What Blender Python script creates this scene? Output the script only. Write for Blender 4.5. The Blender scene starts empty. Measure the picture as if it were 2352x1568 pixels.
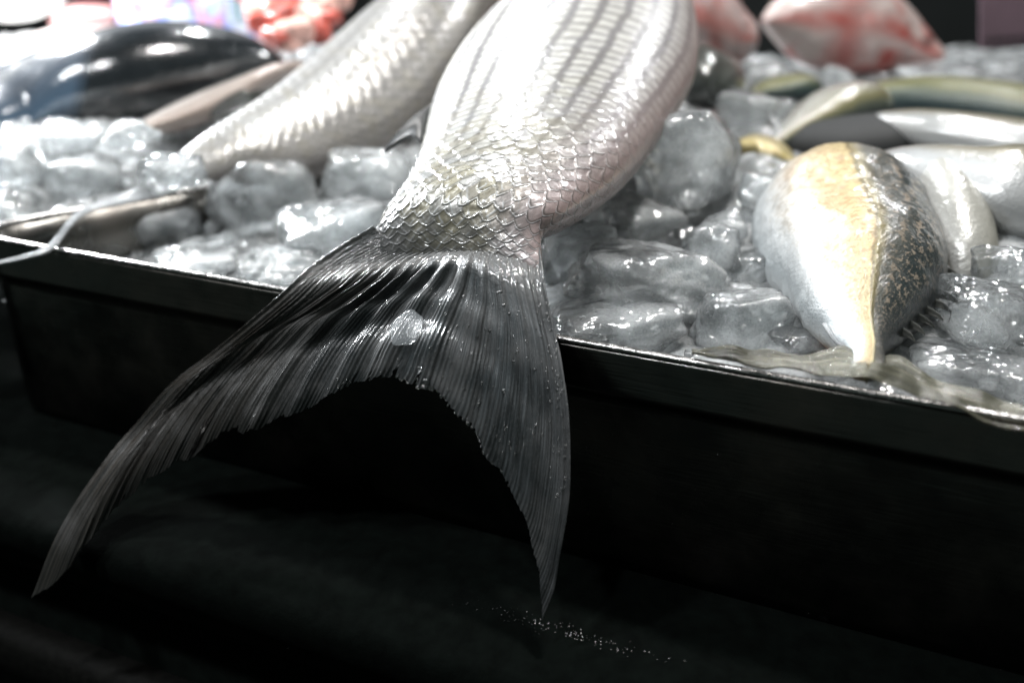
import bpy, math, random
import numpy as np
from mathutils import Vector, noise as mnoise
S = bpy.context.scene
C = S.collection
# ------------------------------------------------------------------ camera
H = 0.1475; PITCH = math.radians(23); F = 35/36*2352
cd = bpy.data.cameras.new('camera'); cam = bpy.data.objects.new('camera', cd); C.objects.link(cam)
cam.location = (0, 0, H); cam.rotation_euler = (math.pi/2-PITCH, 0, 0)
cd.lens = 35; cd.sensor_width = 36; cd.clip_start = 0.01; cd.clip_end = 50
cd.dof.use_dof = True; cd.dof.focus_distance = 0.395; cd.dof.aperture_fstop = 4.5
S.camera = cam
# ------------------------------------------------------------------ world, lamps, exposure
w = bpy.data.worlds.new('World'); S.world = w; w.use_nodes = True
bg = w.node_tree.nodes['Background']; bg.inputs[0].default_value = (.46, .60, .55, 1); bg.inputs[1].default_value = .085
def lamp(name, loc, target, power, size, color):
    l = bpy.data.lights.new(name, 'AREA'); l.shape = 'DISK'; l.size = size; l.energy = power; l.color = color
    o = bpy.data.objects.new(name, l); C.objects.link(o); o.location = loc
    o.rotation_euler = (Vector(target)-Vector(loc)).to_track_quat('-Z', 'Y').to_euler()
    return o
lamp('stall_and_fill_lamp', (-.62, 1.02, .46), (-.2, .55, 0), 17, .10, (.94, .97, 1))
lamp('stall_and_fill_lamp', (.20, .58, 1.08), (.14, .45, 0), 10, .08, (1, .98, .96))
lamp('stall_and_fill_lamp', (-.62, .24, .80), (-.02, .38, 0), 4.5, .08, (.94, .97, 1))  # added fill, set where the wet tail mirrors it as glints
lamp('stall_and_fill_lamp', (-.78, .86, .34), (-.30, .62, 0), 5, .08, (.94, .97, 1))  # added to brighten the ice at far left
lamp('stall_and_fill_lamp', (-.30, .06, .92), (0, .38, 0), 3.0, .06, (.96, .98, 1))  # added small source for glints on tail and ice
lamp('stall_and_fill_lamp', (.55, 1.15, .70), (.15, .5, 0), 2.2, .06, (.97, .98, 1))  # added behind right for sparkle, no bulb seen there
lamp('stall_and_fill_lamp', (-.12, 1.30, .80), (.05, .5, 0), 4, .06, (.95, .98, 1))  # another added back source, for glints on the ice
S.view_settings.view_transform = 'Standard'; S.view_settings.look = 'None'
S.view_settings.exposure = .5; S.view_settings.gamma = 1; S.view_settings.use_curve_mapping = False

# ------------------------------------------------------------------ helpers
cp, sp = math.cos(PITCH), math.sin(PITCH)
def ray(x, y):
    u = (x-1176)/F; v = (784-y)/F
    return np.array([u, cp+v*sp, -sp+v*cp])
CAMP = np.array([0, 0, H])
def P(x, y, D):                      # point on the sight line at world depth D
    d = ray(x, y); return CAMP+d*(D/d[1])
def PZ(x, y, z):                     # point on the sight line at world height z
    d = ray(x, y); return CAMP+d*((z-H)/d[2])
C0 = np.array([-.2875, .4942]); FD = np.array([.907, -.421]); FD /= np.linalg.norm(FD)
FN = np.array([FD[1], -FD[0]])       # outward (towards camera)
LD = np.array([.737, .675]); LD /= np.linalg.norm(LD)
def outd(p): return (p[0]-C0[0])*FN[0]+(p[1]-C0[1])*FN[1]
def PF(x, y, d):                     # on a plane parallel to the front wall, d outside it
    r = ray(x, y); a = r[0]*FN[0]+r[1]*FN[1]
    return CAMP+r*((d+C0@FN)/a)
def cr(pts, n):                      # catmull-rom through rows, n samples
    pts = np.array(pts, float); k = len(pts)
    ext = np.vstack([2*pts[0]-pts[1], pts, 2*pts[-1]-pts[-2]])
    t = np.linspace(0, k-1, n); i = np.minimum(t.astype(int), k-2); f = (t-i)[:, None]
    a, b, c, d = ext[i], ext[i+1], ext[i+2], ext[i+3]
    return .5*((2*b)+(-a+c)*f+(2*a-5*b+4*c-d)*f**2+(-a+3*b-3*c+d)*f**3)
def crl(pts, n):                     # same, resampled by arc length
    q = cr(pts, 1200); s = np.r_[0, np.cumsum(np.linalg.norm(np.diff(q[:, :3], axis=0), axis=1))]
    t = np.linspace(0, s[-1], n); return np.stack([np.interp(t, s, q[:, k]) for k in range(q.shape[1])], 1)
def sstep(a, b, x): t = np.clip((x-a)/(b-a), 0, 1); return t*t*(3-2*t)
_rs = np.random.RandomState(5); _perm = _rs.rand(64, 64, 64)
def vnoise(p):                       # vectorised value noise on (...,3)
    p = np.asarray(p, float); i = np.floor(p).astype(int); f = p-i; f = f*f*(3-2*f)
    def g(a, b, c): return _perm[(i[..., 0]+a) & 63, (i[..., 1]+b) & 63, (i[..., 2]+c) & 63]
    x, y, z = f[..., 0], f[..., 1], f[..., 2]
    l = lambda a, b, t: a+(b-a)*t
    return l(l(l(g(0,0,0), g(1,0,0), x), l(g(0,1,0), g(1,1,0), x), y), l(l(g(0,0,1), g(1,0,1), x), l(g(0,1,1), g(1,1,1), x), y), z)-.5
def fbm(p, o=3):
    p = np.asarray(p, float); r = 0; a = 1
    for k in range(o): r = r+a*vnoise(p*2**k+k*7.3); a *= .5
    return r
def tag(o, label=None, cat=None, group=None, kind=None):
    if label: o['label'] = label
    if cat: o['category'] = cat
    if group: o['group'] = group
    if kind: o['kind'] = kind
    return o
def mesh(name, V, Fc, mat, parent=None, attrs=None, smooth=True, centre=True):
    V = np.asarray(V, float); me = bpy.data.meshes.new(name)
    c = V.mean(0) if centre and parent is None else np.zeros(3)
    if parent is not None: c = np.array(parent.location)
    me.from_pydata((V-c).tolist(), [], [tuple(int(i) for i in f) for f in Fc]); me.update()
    if smooth: me.polygons.foreach_set('use_smooth', [True]*len(me.polygons))
    for k, a in (attrs or {}).items():
        at = me.attributes.new(k, 'FLOAT', 'POINT'); at.data.foreach_set('value', np.asarray(a, np.float32).ravel())
    if mat: me.materials.append(mat)
    o = bpy.data.objects.new(name, me); C.objects.link(o)
    if parent is not None: o.parent = parent
    else: o.location = c
    return o
def empty(name, loc):
    o = bpy.data.objects.new(name, None); C.objects.link(o); o.location = loc; o.empty_display_size = .02; return o
def gridfaces(n, m, wrap=False):     # n rows, m columns
    i, j = np.meshgrid(np.arange(n-1), np.arange(m if wrap else m-1), indexing='ij')
    j2 = (j+1) % m
    return np.stack([i*m+j, i*m+j2, (i+1)*m+j2, (i+1)*m+j], -1).reshape(-1, 4)
# ---- material node helper
class M:
    def __init__(s, name):
        s.m = bpy.data.materials.new(name); s.m.use_nodes = True; s.t = s.m.node_tree; s.t.nodes.clear()
        s.out = s.n('OutputMaterial')
    def n(s, typ, **kw):
        nd = s.t.nodes.new('ShaderNode'+typ)
        for k, v in kw.items(): setattr(nd, k, v)
        return nd
    def put(s, sock, v):
        if v is None: return
        if isinstance(v, bpy.types.NodeSocket): s.t.links.new(v, sock)
        elif isinstance(v, (tuple, list)) and len(v) == 3 and sock.type == 'RGBA': sock.default_value = (*v, 1)
        else: sock.default_value = v
    def co(s, k='Object'): return s.n('TexCoord').outputs[k]
    def at(s, name): return s.n('Attribute', attribute_name=name).outputs['Fac']
    def math(s, op, a, b=None, c=None, clamp=False):
        nd = s.n('Math', operation=op); nd.use_clamp = clamp
        for i, v in enumerate((a, b, c)): s.put(nd.inputs[i], v)
        return nd.outputs[0]
    def noise(s, scale, detail=3, rough=.55, vec=None, dist=0, col=False):
        nd = s.n('TexNoise'); s.put(nd.inputs['Vector'], vec if vec is not None else s.co()); nd.inputs['Scale'].default_value = scale
        nd.inputs['Detail'].default_value = detail; nd.inputs['Roughness'].default_value = rough; nd.inputs['Distortion'].default_value = dist
        return nd.outputs['Color' if col else 'Fac']
    def vor(s, scale, vec=None, feature='F1', out='Distance', rnd=1):
        nd = s.n('TexVoronoi', feature=feature); s.put(nd.inputs['Vector'], vec if vec is not None else s.co()); nd.inputs['Scale'].default_value = scale
        nd.inputs['Randomness'].default_value = rnd
        return nd.outputs[out]
    def scale(s, sc, vec=None):
        nd = s.n('Mapping'); s.put(nd.inputs['Vector'], vec if vec is not None else s.co()); nd.inputs['Scale'].default_value = sc; return nd.outputs[0]
    def comb(s, x, y, z):
        nd = s.n('CombineXYZ'); s.put(nd.inputs[0], x); s.put(nd.inputs[1], y); s.put(nd.inputs[2], z); return nd.outputs[0]
    def ramp(s, fac, stops, interp='LINEAR'):
        nd = s.n('ValToRGB'); e = nd.color_ramp.elements; nd.color_ramp.interpolation = interp
        while len(e) < len(stops): e.new(.5)
        for k, (p, c) in enumerate(stops):
            e[k].position = p; e[k].color = (*c, 1) if isinstance(c, (tuple, list)) else (c, c, c, 1)
        s.put(nd.inputs[0], fac); return nd.outputs[0]
    def mr(s, v, a, b, c=0, d=1):
        nd = s.n('MapRange'); s.put(nd.inputs[0], v)
        for i, x in enumerate((a, b, c, d)): s.put(nd.inputs[i+1], x)
        return nd.outputs[0]
    def mix(s, f, a, b, mode='MIX'):
        nd = s.n('Mix', data_type='RGBA', blend_type=mode); s.put(nd.inputs[0], f); s.put(nd.inputs[6], a); s.put(nd.inputs[7], b); return nd.outputs[2]
    def bump(s, h, dist, strength=1, normal=None):
        nd = s.n('Bump'); s.put(nd.inputs['Height'], h); nd.inputs['Distance'].default_value = dist; s.put(nd.inputs['Strength'], strength)
        if normal is not None: s.put(nd.inputs['Normal'], normal)
        return nd.outputs[0]
    def bsdf(s, **kw):
        nd = s.n('BsdfPrincipled')
        for k, v in kw.items(): s.put(nd.inputs[k.replace('_', ' ')], v)
        return nd.outputs[0]
    def mixs(s, f, a, b):
        nd = s.n('MixShader'); s.put(nd.inputs[0], f); s.t.links.new(a, nd.inputs[1]); s.t.links.new(b, nd.inputs[2]); return nd.outputs[0]
    def done(s, sh): s.t.links.new(sh, s.out.inputs['Surface']); return s.m

# ------------------------------------------------------------------ materials
def mat_steel():
    m = M('dark_steel'); n1 = m.noise(18, 5, .65); n2 = m.noise(900, 2, .5, m.scale((.06, .06, 1)))
    sc = m.vor(60, m.scale((.25, .25, 3)), 'DISTANCE_TO_EDGE')
    col = m.mix(m.ramp(n1, [(.35, 0.), (.7, 1.)]), (.09, .095, .092), (.15, .135, .12))
    rough = m.mr(n1, .3, .7, .16, .36)
    return m.done(m.bsdf(Base_Color=col, Metallic=1., Roughness=rough, Normal=m.bump(n2, .0002, .35, m.bump(m.noise(25, 2), .004, .35))))
def mat_rim():
    m = M('bright_rim_steel'); n2 = m.noise(260, 4)
    return m.done(m.bsdf(Base_Color=m.mix(n2, (.30, .29, .28), (.6, .58, .57)), Metallic=1., Roughness=m.mr(n2, .3, .7, .14, .34), Normal=m.bump(n2, .0006, .5)))
def mat_ice(name, cloud0, cloud1, fine=1., tint=(.93, .96, .97), rough=.05):
    m = M(name)
    n1 = m.noise(38, 2, .5); n2 = m.noise(420, 3, .6); n3 = m.noise(120, 1, .4); n4 = m.noise(45, 2, .5)
    v = m.vor(520)
    speck = m.ramp(v, [(.07, 1.), (.15, 0.)])
    n5 = m.noise(850, 3, .7); n6 = m.noise(260, 3, .7, dist=.8)
    inner = m.mix(m.ramp(n4, [(.32, 0.), (.66, 1.)]), (.50, .53, .535), (.84, .87, .88))
    inner = m.mix(m.math('MULTIPLY', m.ramp(n5, [(.52, 0.), (.66, 1.)]), m.ramp(n6, [(.42, .0), (.66, .95)])), inner, (1., 1., 1.))
    inner = m.mix(m.math('MULTIPLY', m.ramp(n5, [(.34, 1.), (.46, 0.)]), .12), inner, (.16, .18, .185))
    soft = m.bump(n3, .0030, .4)
    n7 = m.noise(330, 2, .5)
    b = m.bump(n3, .0045, .6); b = m.bump(n7, .0010, .4*min(fine, 1.6), b); b = m.bump(n5, .00012, .4*fine, b)
    glass = m.bsdf(Base_Color=tint, Roughness=rough*.4, IOR=1.31, Transmission_Weight=1., Normal=b)
    tpn = m.n('BsdfTransparent'); tpn.inputs[0].default_value = (.985, .995, 1, 1)
    clear = m.mixs(.6, glass, tpn.outputs[0])
    d = m.n('BsdfDiffuse'); m.put(d.inputs[0], inner); m.put(d.inputs['Normal'], soft)
    tr = m.n('BsdfTranslucent'); m.put(tr.inputs[0], inner); m.put(tr.inputs['Normal'], soft)
    sss = m.bsdf(Base_Color=inner, Subsurface_Weight=1., Subsurface_Radius=(1, 1, 1), Subsurface_Scale=.009, Roughness=.5, Specular_IOR_Level=0., Normal=soft)
    body = m.mixs(.30, sss, tr.outputs[0])
    g = m.n('BsdfGlossy'); g.inputs['Roughness'].default_value = .10+rough*.5; m.put(g.inputs['Normal'], b)
    lw = m.n('Fresnel'); lw.inputs[0].default_value = 1.7; m.put(lw.inputs['Normal'], b)
    fac = m.mr(n1, .36, .66, cloud0, cloud1)
    lwt = m.n('LayerWeight'); lwt.inputs[0].default_value = .35
    fac = m.math('MULTIPLY', fac, m.mr(n5, .38, .6, .86, 1.08), clamp=True)
    fac = m.math('MULTIPLY', fac, m.mr(lwt.outputs['Facing'], .2, 1., 1., .45))
    return m.done(m.mixs(lw.outputs[0], m.mixs(fac, clear, body), g.outputs[0]))
def mat_main_fish():
    m = M('striped_silver_skin'); fa, fb, u, v = m.at('fa'), m.at('fb'), m.at('u'), m.at('v')
    edge, cell = m.at('edge'), m.at('cell')
    # across: v 0 belly (right) .. 1 back (left)
    base = m.ramp(v, [(0., (0.30, 0.215, 0.20)), (.22, (0.304, 0.277, 0.271)), (.5, (0.277, 0.274, 0.257)), (.70, (0.172, 0.178, 0.172)), (.84, (0.0594, 0.0627, 0.066)), (1., (0.0132, 0.0165, 0.0198))])
    n = m.noise(120, 3)
    olive = m.mix(m.math('MULTIPLY', m.ramp(cell, [(.1, 0.), (.7, 1.)]), m.ramp(v, [(.2, 0.), (.4, .85)])), base, (.19, .172, .11))
    olive = m.mix(m.ramp(v, [(.08, .55), (.38, 0.)]), olive, (.31, .235, .225))
    stripe = m.math('COSINE', m.math('MULTIPLY', fb, 2*math.pi))
    st = m.mr(stripe, -.95, -.05, 0, 1)
    dash = m.math('SINE', m.math('MULTIPLY', fa, 2*math.pi*1.0)); dash = m.mr(dash, -.9, .5, .35, 1)
    st = m.math('MULTIPLY', st, dash)
    up = m.mr(u, .68, .44, 0, 1)
    bright = m.mix(st, (.085, .08, .085), (.40, .395, .37))
    col = m.mix(m.math('MULTIPLY', up, m.ramp(v, [(.03, .1), (.25, .8), (.8, .9), (1., .3)])), olive, bright)
    col = m.mix(m.math('MULTIPLY', m.ramp(edge, [(.12, 0.), (.2, 1.), (.42, 0.)]), m.mr(up, 0, 1, .9, .0)), col, (0.0462, 0.0462, 0.0396))
    col = m.mix(m.math('MULTIPLY', m.ramp(edge, [(.06, .75), (.13, 0.)]), m.mr(up, 0, 1, 1., .1)), col, (0.495, 0.515, 0.528))
    col = m.mix(m.math('MULTIPLY', m.ramp(m.at('crease'), [(.35, 0.), (.8, .75)]), m.ramp(v, [(.05, .2), (.3, 1.)])), col, (0.409, 0.422, 0.422))
    mid = m.math('SINE', m.math('MULTIPLY', fb, 4*math.pi)); mid = m.ramp(m.math('ABSOLUTE', mid), [(.0, 1.), (.10, 0.)])
    col = m.mix(m.math('MULTIPLY', mid, m.math('MULTIPLY', m.ramp(n, [(.4, 0.), (.6, .6)]), m.mr(up, 0, 1, 1., 0.))), col, (0.0396, 0.0396, 0.0363))
    dark = m.mr(m.math('ADD', u, m.math('MULTIPLY', m.math('SUBTRACT', n, .5), .14)), .70, .89, 0, 1)
    col = m.mix(m.math('MULTIPLY', m.mr(u, .60, .80, 0, 1), m.ramp(v, [(.50, 0.), (.72, .75), (.9, 1.)])), col, (.04, .042, .045))
    col = m.mix(m.math('MULTIPLY', dark, m.ramp(v, [(.0, .35), (.3, .7), (.5, .92), (.8, 1.)])), col, (.058, .058, .058))
    col = m.mix(m.ramp(n, [(.45, 0.), (.8, .35)]), col, (0.0792, 0.0759, 0.0759))
    n2 = m.noise(900, 3, .6)
    met = m.ramp(v, [(.05, .05), (.4, .2), (.8, .0)])
    b = m.bump(n2, .00012, .5)
    sh = m.bsdf(Base_Color=col, Metallic=m.math('MULTIPLY', met, m.mr(u, .3, .6, .15, 1)), Roughness=m.math('ADD', m.mr(n2, .3, .7, .22, .42), m.mr(u, .3, .6, .15, 0)), Coat_Weight=m.math('MULTIPLY', m.ramp(v, [(.7, .55), (.9, .3)]), m.mr(u, .35, .6, .25, 1)), Coat_Roughness=m.mr(u, .35, .6, .25, .06), Coat_IOR=1.4, Normal=b, Coat_Normal=b)
    fade = m.math('ADD', u, m.math('ADD', m.math('MULTIPLY', m.math('SUBTRACT', cell, .5), .022), m.math('MULTIPLY', m.math('SUBTRACT', n, .5), .05)))
    fade = m.mr(fade, .885, .930, 0, 1); tp = m.n('BsdfTransparent')
    return m.done(m.mixs(fade, sh, tp.outputs[0]))
def mat_fin(name, c0, c1, ray_n=60, spec=.5, trans=.0, rough=.3):
    m = M(name); t, s = m.at('t'), m.at('s')
    vec = m.comb(m.math('MULTIPLY', t, ray_n), m.math('MULTIPLY', s, 3.), 0.)
    streak = m.noise(1., 4, .65, vec)
    vec2 = m.comb(m.math('MULTIPLY', t, ray_n*5), m.math('MULTIPLY', s, 9.), 4.)
    fine = m.noise(1., 2, .6, vec2)
    blotch = m.noise(60, 3)
    col = m.mix(m.ramp(streak, [(.3, 0.), (.7, 1.)]), c0, c1)
    col = m.mix(m.math('MULTIPLY', m.ramp(fine, [(.4, 0.), (.65, 1.)]), .5), col, tuple(x*.35 for x in c0))
    col = m.mix(m.ramp(blotch, [(.45, 0.), (.75, .6)]), col, tuple(x*1.25 for x in c1))
    g = m.noise(1500, 2, .6)
    b = m.bump(streak, .0012, .35); b = m.bump(fine, .0005, .5, b); b = m.bump(g, .0003, .5, b)
    sh = m.bsdf(Base_Color=col, Roughness=m.mr(blotch, .35, .65, rough*.7, rough*1.5), Specular_IOR_Level=spec, Coat_Weight=.7, Coat_Roughness=.07, Normal=b, Coat_Normal=b)
    if trans:
        tp = m.n('BsdfTransparent'); sh = m.mixs(m.mr(streak, .35, .65, trans*1.3, trans*.3), sh, tp.outputs[0])
    return m.done(sh)
def mat_skin(name, stops, metallic=.3, speck=None, stretch=(1, 1), bscale=600, bd=.0004, rough=.3, blotch=None, coat=.8):
    """ramp runs across the body (v), specks stretched along it"""
    m = M(name); u, v = m.at('u'), m.at('v')
    n = m.noise(70, 3); vv = m.math('ADD', v, m.math('MULTIPLY', m.math('SUBTRACT', n, .5), .10))
    col = m.ramp(vv, stops)
    if speck:
        c, lo, hi, amt, rngv = speck
        vec = m.comb(m.math('MULTIPLY', u, stretch[0]), m.math('MULTIPLY', v, stretch[1]), 0.)
        k = m.ramp(m.noise(1., 3, .7, vec), [(lo, 0.), (hi, 1.)])
        k = m.math('MULTIPLY', k, m.ramp(v, [(rngv[0], 0.), (rngv[1], amt)]))
        col = m.mix(k, col, c)
    if blotch:
        for c, sc, lo, hi in blotch: col = m.mix(m.ramp(m.noise(sc, 2, .5), [(lo, 0.), (hi, 1.)]), col, c)
    vec = m.comb(m.math('MULTIPLY', u, stretch[0]), m.math('MULTIPLY', v, stretch[1]), 0.)
    b = m.bump(m.noise(1.3, 3, .6, vec), bd*2.2, .6); b = m.bump(m.noise(bscale, 2), bd, .6, b)
    return m.done(m.bsdf(Base_Color=col, Metallic=metallic, Roughness=rough, Coat_Weight=coat, Coat_Roughness=.06, Normal=b, Coat_Normal=b))
def mat_flat(name, c, rough=.5, sc=80, amt=.35, metallic=0, coat=0, bd=.001, spec=.5):
    m = M(name); n = m.noise(sc, 5, .6)
    col = m.mix(m.ramp(n, [(.3, 0.), (.7, 1.)]), tuple(x*(1-amt) for x in c), tuple(min(1, x*(1+amt)) for x in c))
    return m.done(m.bsdf(Base_Color=col, Specular_IOR_Level=spec, Roughness=rough, Metallic=metallic, Coat_Weight=coat, Coat_Roughness=.08, Normal=m.bump(n, bd, .5)))
def mat_flesh(name, pale, red, sc=26, lo=.42, hi=.62):
    m = M(name); u, v = m.at('u'), m.at('v')
    n = m.noise(sc, 3, .55, dist=.8)
    line = m.math('ABSOLUTE', m.math('SUBTRACT', v, .55)); line = m.ramp(line, [(.03, 1.), (.13, 0.)])
    line2 = m.math('ABSOLUTE', m.math('SUBTRACT', u, .42)); line2 = m.ramp(line2, [(.02, .9), (.12, 0.)])
    k = m.math('MAXIMUM', m.math('MULTIPLY', m.math('MAXIMUM', line, line2), m.mr(n, .3, .6, .3, 1)), m.ramp(n, [(lo, 0.), (hi, 1.)]))
    col = m.mix(k, pale, red); col = m.mix(m.ramp(m.noise(sc*1.7, 3), [(.62, 0.), (.72, .8)]), col, (.04, .015, .015))
    return m.done(m.bsdf(Base_Color=col, Roughness=.3, Subsurface_Weight=.15, Subsurface_Radius=(.01, .004, .003), Coat_Weight=.5, Coat_Roughness=.1, Normal=m.bump(m.noise(sc*4, 3), .002, .6)))
STEEL, RIM = mat_steel(), mat_rim()
ICE = [mat_ice('clear_ice', .04, .50), mat_ice('cloudy_ice', .20, .60), mat_ice('dark_clear_ice', .02, .26), mat_ice('frosted_ice', .20, .62, 2.2, rough=.08)]
DARKCLOTH = mat_flat('black_counter', (.0016, .0024, .0020), .9, 120, .4, spec=.03)

# ------------------------------------------------------------------ setting
def box(name, x0, x1, y0, y1, z0, z1, mat, **k):
    V = [(x, y, z) for z in (z0, z1) for y in (y0, y1) for x in (x0, x1)]
    Fc = [(0, 2, 3, 1), (4, 5, 7, 6), (0, 1, 5, 4), (2, 6, 7, 3), (0, 4, 6, 2), (1, 3, 7, 5)]
    return mesh(name, V, Fc, mat, smooth=False, **k)
tag(box('back_wall', -2.5, 2.5, 2.2, 2.3, -1.2, 2.2, mat_flat('dark_wall', (.015, .018, .018), .7, 3)), kind='structure')
tag(box('floor', -3, 3, -1.5, 2.6, -1.3, -1.2, mat_flat('dark_floor', (.02, .022, .02), .5, 6)), kind='structure')

# display counter under the tray: slab with rolled front edge, and a lower shelf
def sweep(name, prof, mat, parent=None, s0=-.5, s1=1.1, n=120, wob=0.):
    """profile [(d outward, z)] swept along the front wall direction"""
    prof = np.array(prof); ss = np.linspace(s0, s1, n); V = []
    for s in ss:
        for (d, z) in prof:
            q = C0+FD*s+FN*d; V.append((q[0], q[1], z+wob*float(vnoise(np.array([s*18, z*40, d*40])))))
    return mesh(name, V, gridfaces(n, len(prof), True), mat, parent)
ct = empty('counter', (0, .36, -.2)); tag(ct, 'near-black display counter ledge under the steel tray, dusted with wet glints', 'counter')
zc = -.1
sweep('worktop', [(-1.2, zc-.03), (-1.2, zc-.001), (0, zc-.001), (.05, zc-.002), (.066, zc-.005), (.072, zc-.013), (.072, zc-.03)], DARKCLOTH, ct, -.6, 1.2, 160, .0012)
sweep('front_panel', [(.03, zc-.031), (.062, zc-.031), (.062, zc-.5), (.03, zc-.5)], DARKCLOTH, ct, -.6, 1.2, 40)
sweep('edge_strip', [(.0625, zc-.075), (.074, zc-.075), (.078, zc-.08), (.078, zc-.105), (.0625, zc-.11)], mat_flat('worn_edge', (.0035, .0035, .003), .7, 200, .5, spec=.1), ct, -.6, 1.2, 60)

# ---- steel tray
tr = empty('metal_tray', (0, .36, zc)); tag(tr, 'dark stainless steel tray with thin bright rim holding the ice and fish', 'tray')
def rim_path():
    a0, r = .03, .02
    pts = []
    for s in np.linspace(.95, .04, 150): pts.append(C0+FD*s)
    A, B = C0+FD*.04, C0+LD*.04
    for t in np.linspace(0, 1, 24)[1:-1]: pts.append((1-t)**2*A+2*t*(1-t)*C0+t*t*B)
    for s in np.linspace(.04, .52, 80): pts.append(C0+LD*s)
    return np.array(pts)
RP = rim_path()
def wallsweep(name, prof, mat, close=True):
    T = np.gradient(RP, axis=0); T /= np.linalg.norm(T, axis=1)[:, None]
    N = np.stack([-T[:, 1], T[:, 0]], 1)
    if (N[0]@FN) < 0: N = -N
    V = []
    for q, nn in zip(RP, N):
        for d, z in prof: p = q+nn*d; V.append((p[0], p[1], z))
    return mesh(name, V, gridfaces(len(RP), len(prof), close), mat, tr)
wallsweep('wall', [(.0008, -.0022), (.0011, -.0028), (.0011, -.0036), (.0012, -.0185), (.0012, -.0195), (.0002, -.0212), (-.0010, -.0228), (-.0014, -.026), (-.0025, -.094), (-.004, -.1012), (-.0065, -.1012), (-.0045, -.09), (-.0032, -.026), (-.0014, -.0195), (-.0012, -.0022)], STEEL)
a = np.linspace(0, 2*np.pi, 14, endpoint=False)
wallsweep('rim', [(-.0002+.0016*math.cos(t), -.0008+.0013*math.sin(t)) for t in a], RIM)
nt = empty('metal_tray', (-.4, .55, zc)); tag(nt, 'dim neighbouring metal tray at the left edge, holding the ice under the dark fish', 'tray')
sweep('wall', [(.010, -.006), (.012, -.004), (.014, -.006), (.014, -.1012), (.010, -.1012)], STEEL, nt, -.5, -.012, 60)
bottomV = [(*(C0+FD*.02+LD*.02), -.096), (*(C0+FD*.94), -.096), (*(C0+FD*.94+LD*.5), -.096), (*(C0+LD*.5), -.096)]
mesh('bottom', bottomV, [(0, 1, 2, 3)], STEEL, tr)

# ------------------------------------------------------------------ ice bed (uncountable crushed ice)
def bedz(x, y):
    p = np.stack([x, y, 0*x], -1); e = -((x-C0[0])*FN[0]+(y-C0[1])*FN[1])
    LNn = np.array([-LD[1], LD[0]]); l = (x-C0[0])*LNn[0]+(y-C0[1])*LNn[1]     # >0 beyond the left rim
    z = -.020+.034*sstep(.0, .24, e)
    dc = np.hypot(x-C0[0], y-C0[1])
    low = sstep(.26, .08, dc)*sstep(.004, -.004, l)
    z = z-.022*low
    z = np.where(l > .0, -.004+.028*sstep(0, .25, l), z)
    return z
nx, ny = 420, 420
X, Y = np.meshgrid(np.linspace(-.75, .85, nx), np.linspace(.0, 1.15, ny), indexing='xy')
Z = bedz(X, Y); Pn = np.stack([X, Y, 0*X], -1)
Z = Z+.011*fbm(Pn*42, 3)+.006*np.abs(fbm(Pn*110+9, 3))
e = -((X-C0[0])*FN[0]+(Y-C0[1])*FN[1]); keep = e > .0035
LNn = np.array([-LD[1], LD[0]]); l = (X-C0[0])*LNn[0]+(Y-C0[1])*LNn[1]
keepA = keep & (l < -.0035); keepB = (l > .0035) & (e > -.01)
G = gridfaces(ny, nx); kk = (keepA.ravel()[G].all(1)) | (keepB.ravel()[G].all(1)); G = G[kk]
used = np.unique(G); mp = -np.ones(nx*ny, int); mp[used] = np.arange(len(used))
VV = np.stack([X, Y, Z], -1).reshape(-1, 3)[used]
tag(mesh('crushed_ice', VV, mp[G], mat_ice('crushed_ice', .35, .8, 1.)), 'bed of wet crushed ice filling the tray beneath the fish and chunks', 'ice', kind='stuff')

# ------------------------------------------------------------------ ice chunks
ico = None
def icosphere(sub):
    import bmesh
    bm = bmesh.new(); bmesh.ops.create_icosphere(bm, subdivisions=sub, radius=1)
    V = np.array([v.co[:] for v in bm.verts]); Fc = [[v.index for v in f.verts] for f in bm.faces]; bm.free(); return V, Fc
IV, IF = icosphere(6); IV4, IF4 = icosphere(4)
def chunk(center, rx, ry, rz, seed, mat, label, group='ice chunks in the tray', fac=9, rough=.065, sharp=11, rotz=None, cat='ice chunk', lo=False, name='ice_chunk'):
    rs = np.random.RandomState(seed)
    V0, F0 = (IV4, IF4) if lo else (IV, IF)
    nrm = rs.normal(size=(fac+6, 3)); nrm[:6] = [[1,0,0],[-1,0,0],[0,1,0],[0,-1,0],[0,0,1],[0,0,-1]]; nrm[:6] += rs.normal(size=(6, 3))*.16
    nrm /= np.linalg.norm(nrm, axis=1)[:, None]; cc = np.r_[rs.uniform(.82, .98, 6), rs.uniform(.80, 1.05, fac)]
    dd = np.maximum(V0@nrm.T, 0)/cc; r = (dd**sharp).sum(1)**(-1/sharp)
    V = V0*r[:, None]
    V = V*(1+.16*fbm(V*1.3+seed, 2)+rough*fbm(V*4+seed*3, 2))[:, None]
    V = V/np.abs(V).max(0)*np.array([rx, ry, rz])
    a = rotz if rotz is not None else rs.uniform(-.5, .5); b = rs.uniform(-.15, .15)
    R = np.array([[math.cos(a), -math.sin(a), 0], [math.sin(a), math.cos(a), 0], [0, 0, 1]])@np.array([[math.cos(b), 0, math.sin(b)], [0, 1, 0], [-math.sin(b), 0, math.cos(b)]])
    V = V@R.T+np.array(center)
    # pressed against the wall of the tray
    e = (V[:, 0]-C0[0])*FN[0]+(V[:, 1]-C0[1])*FN[1]
    push = np.maximum(e+.0045, 0)*sstep(.010, .002, V[:, 2])
    V[:, 0] -= FN[0]*push; V[:, 1] -= FN[1]*push
    o = mesh(name, V, F0, mat); tag(o, label, cat, group); return o
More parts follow.
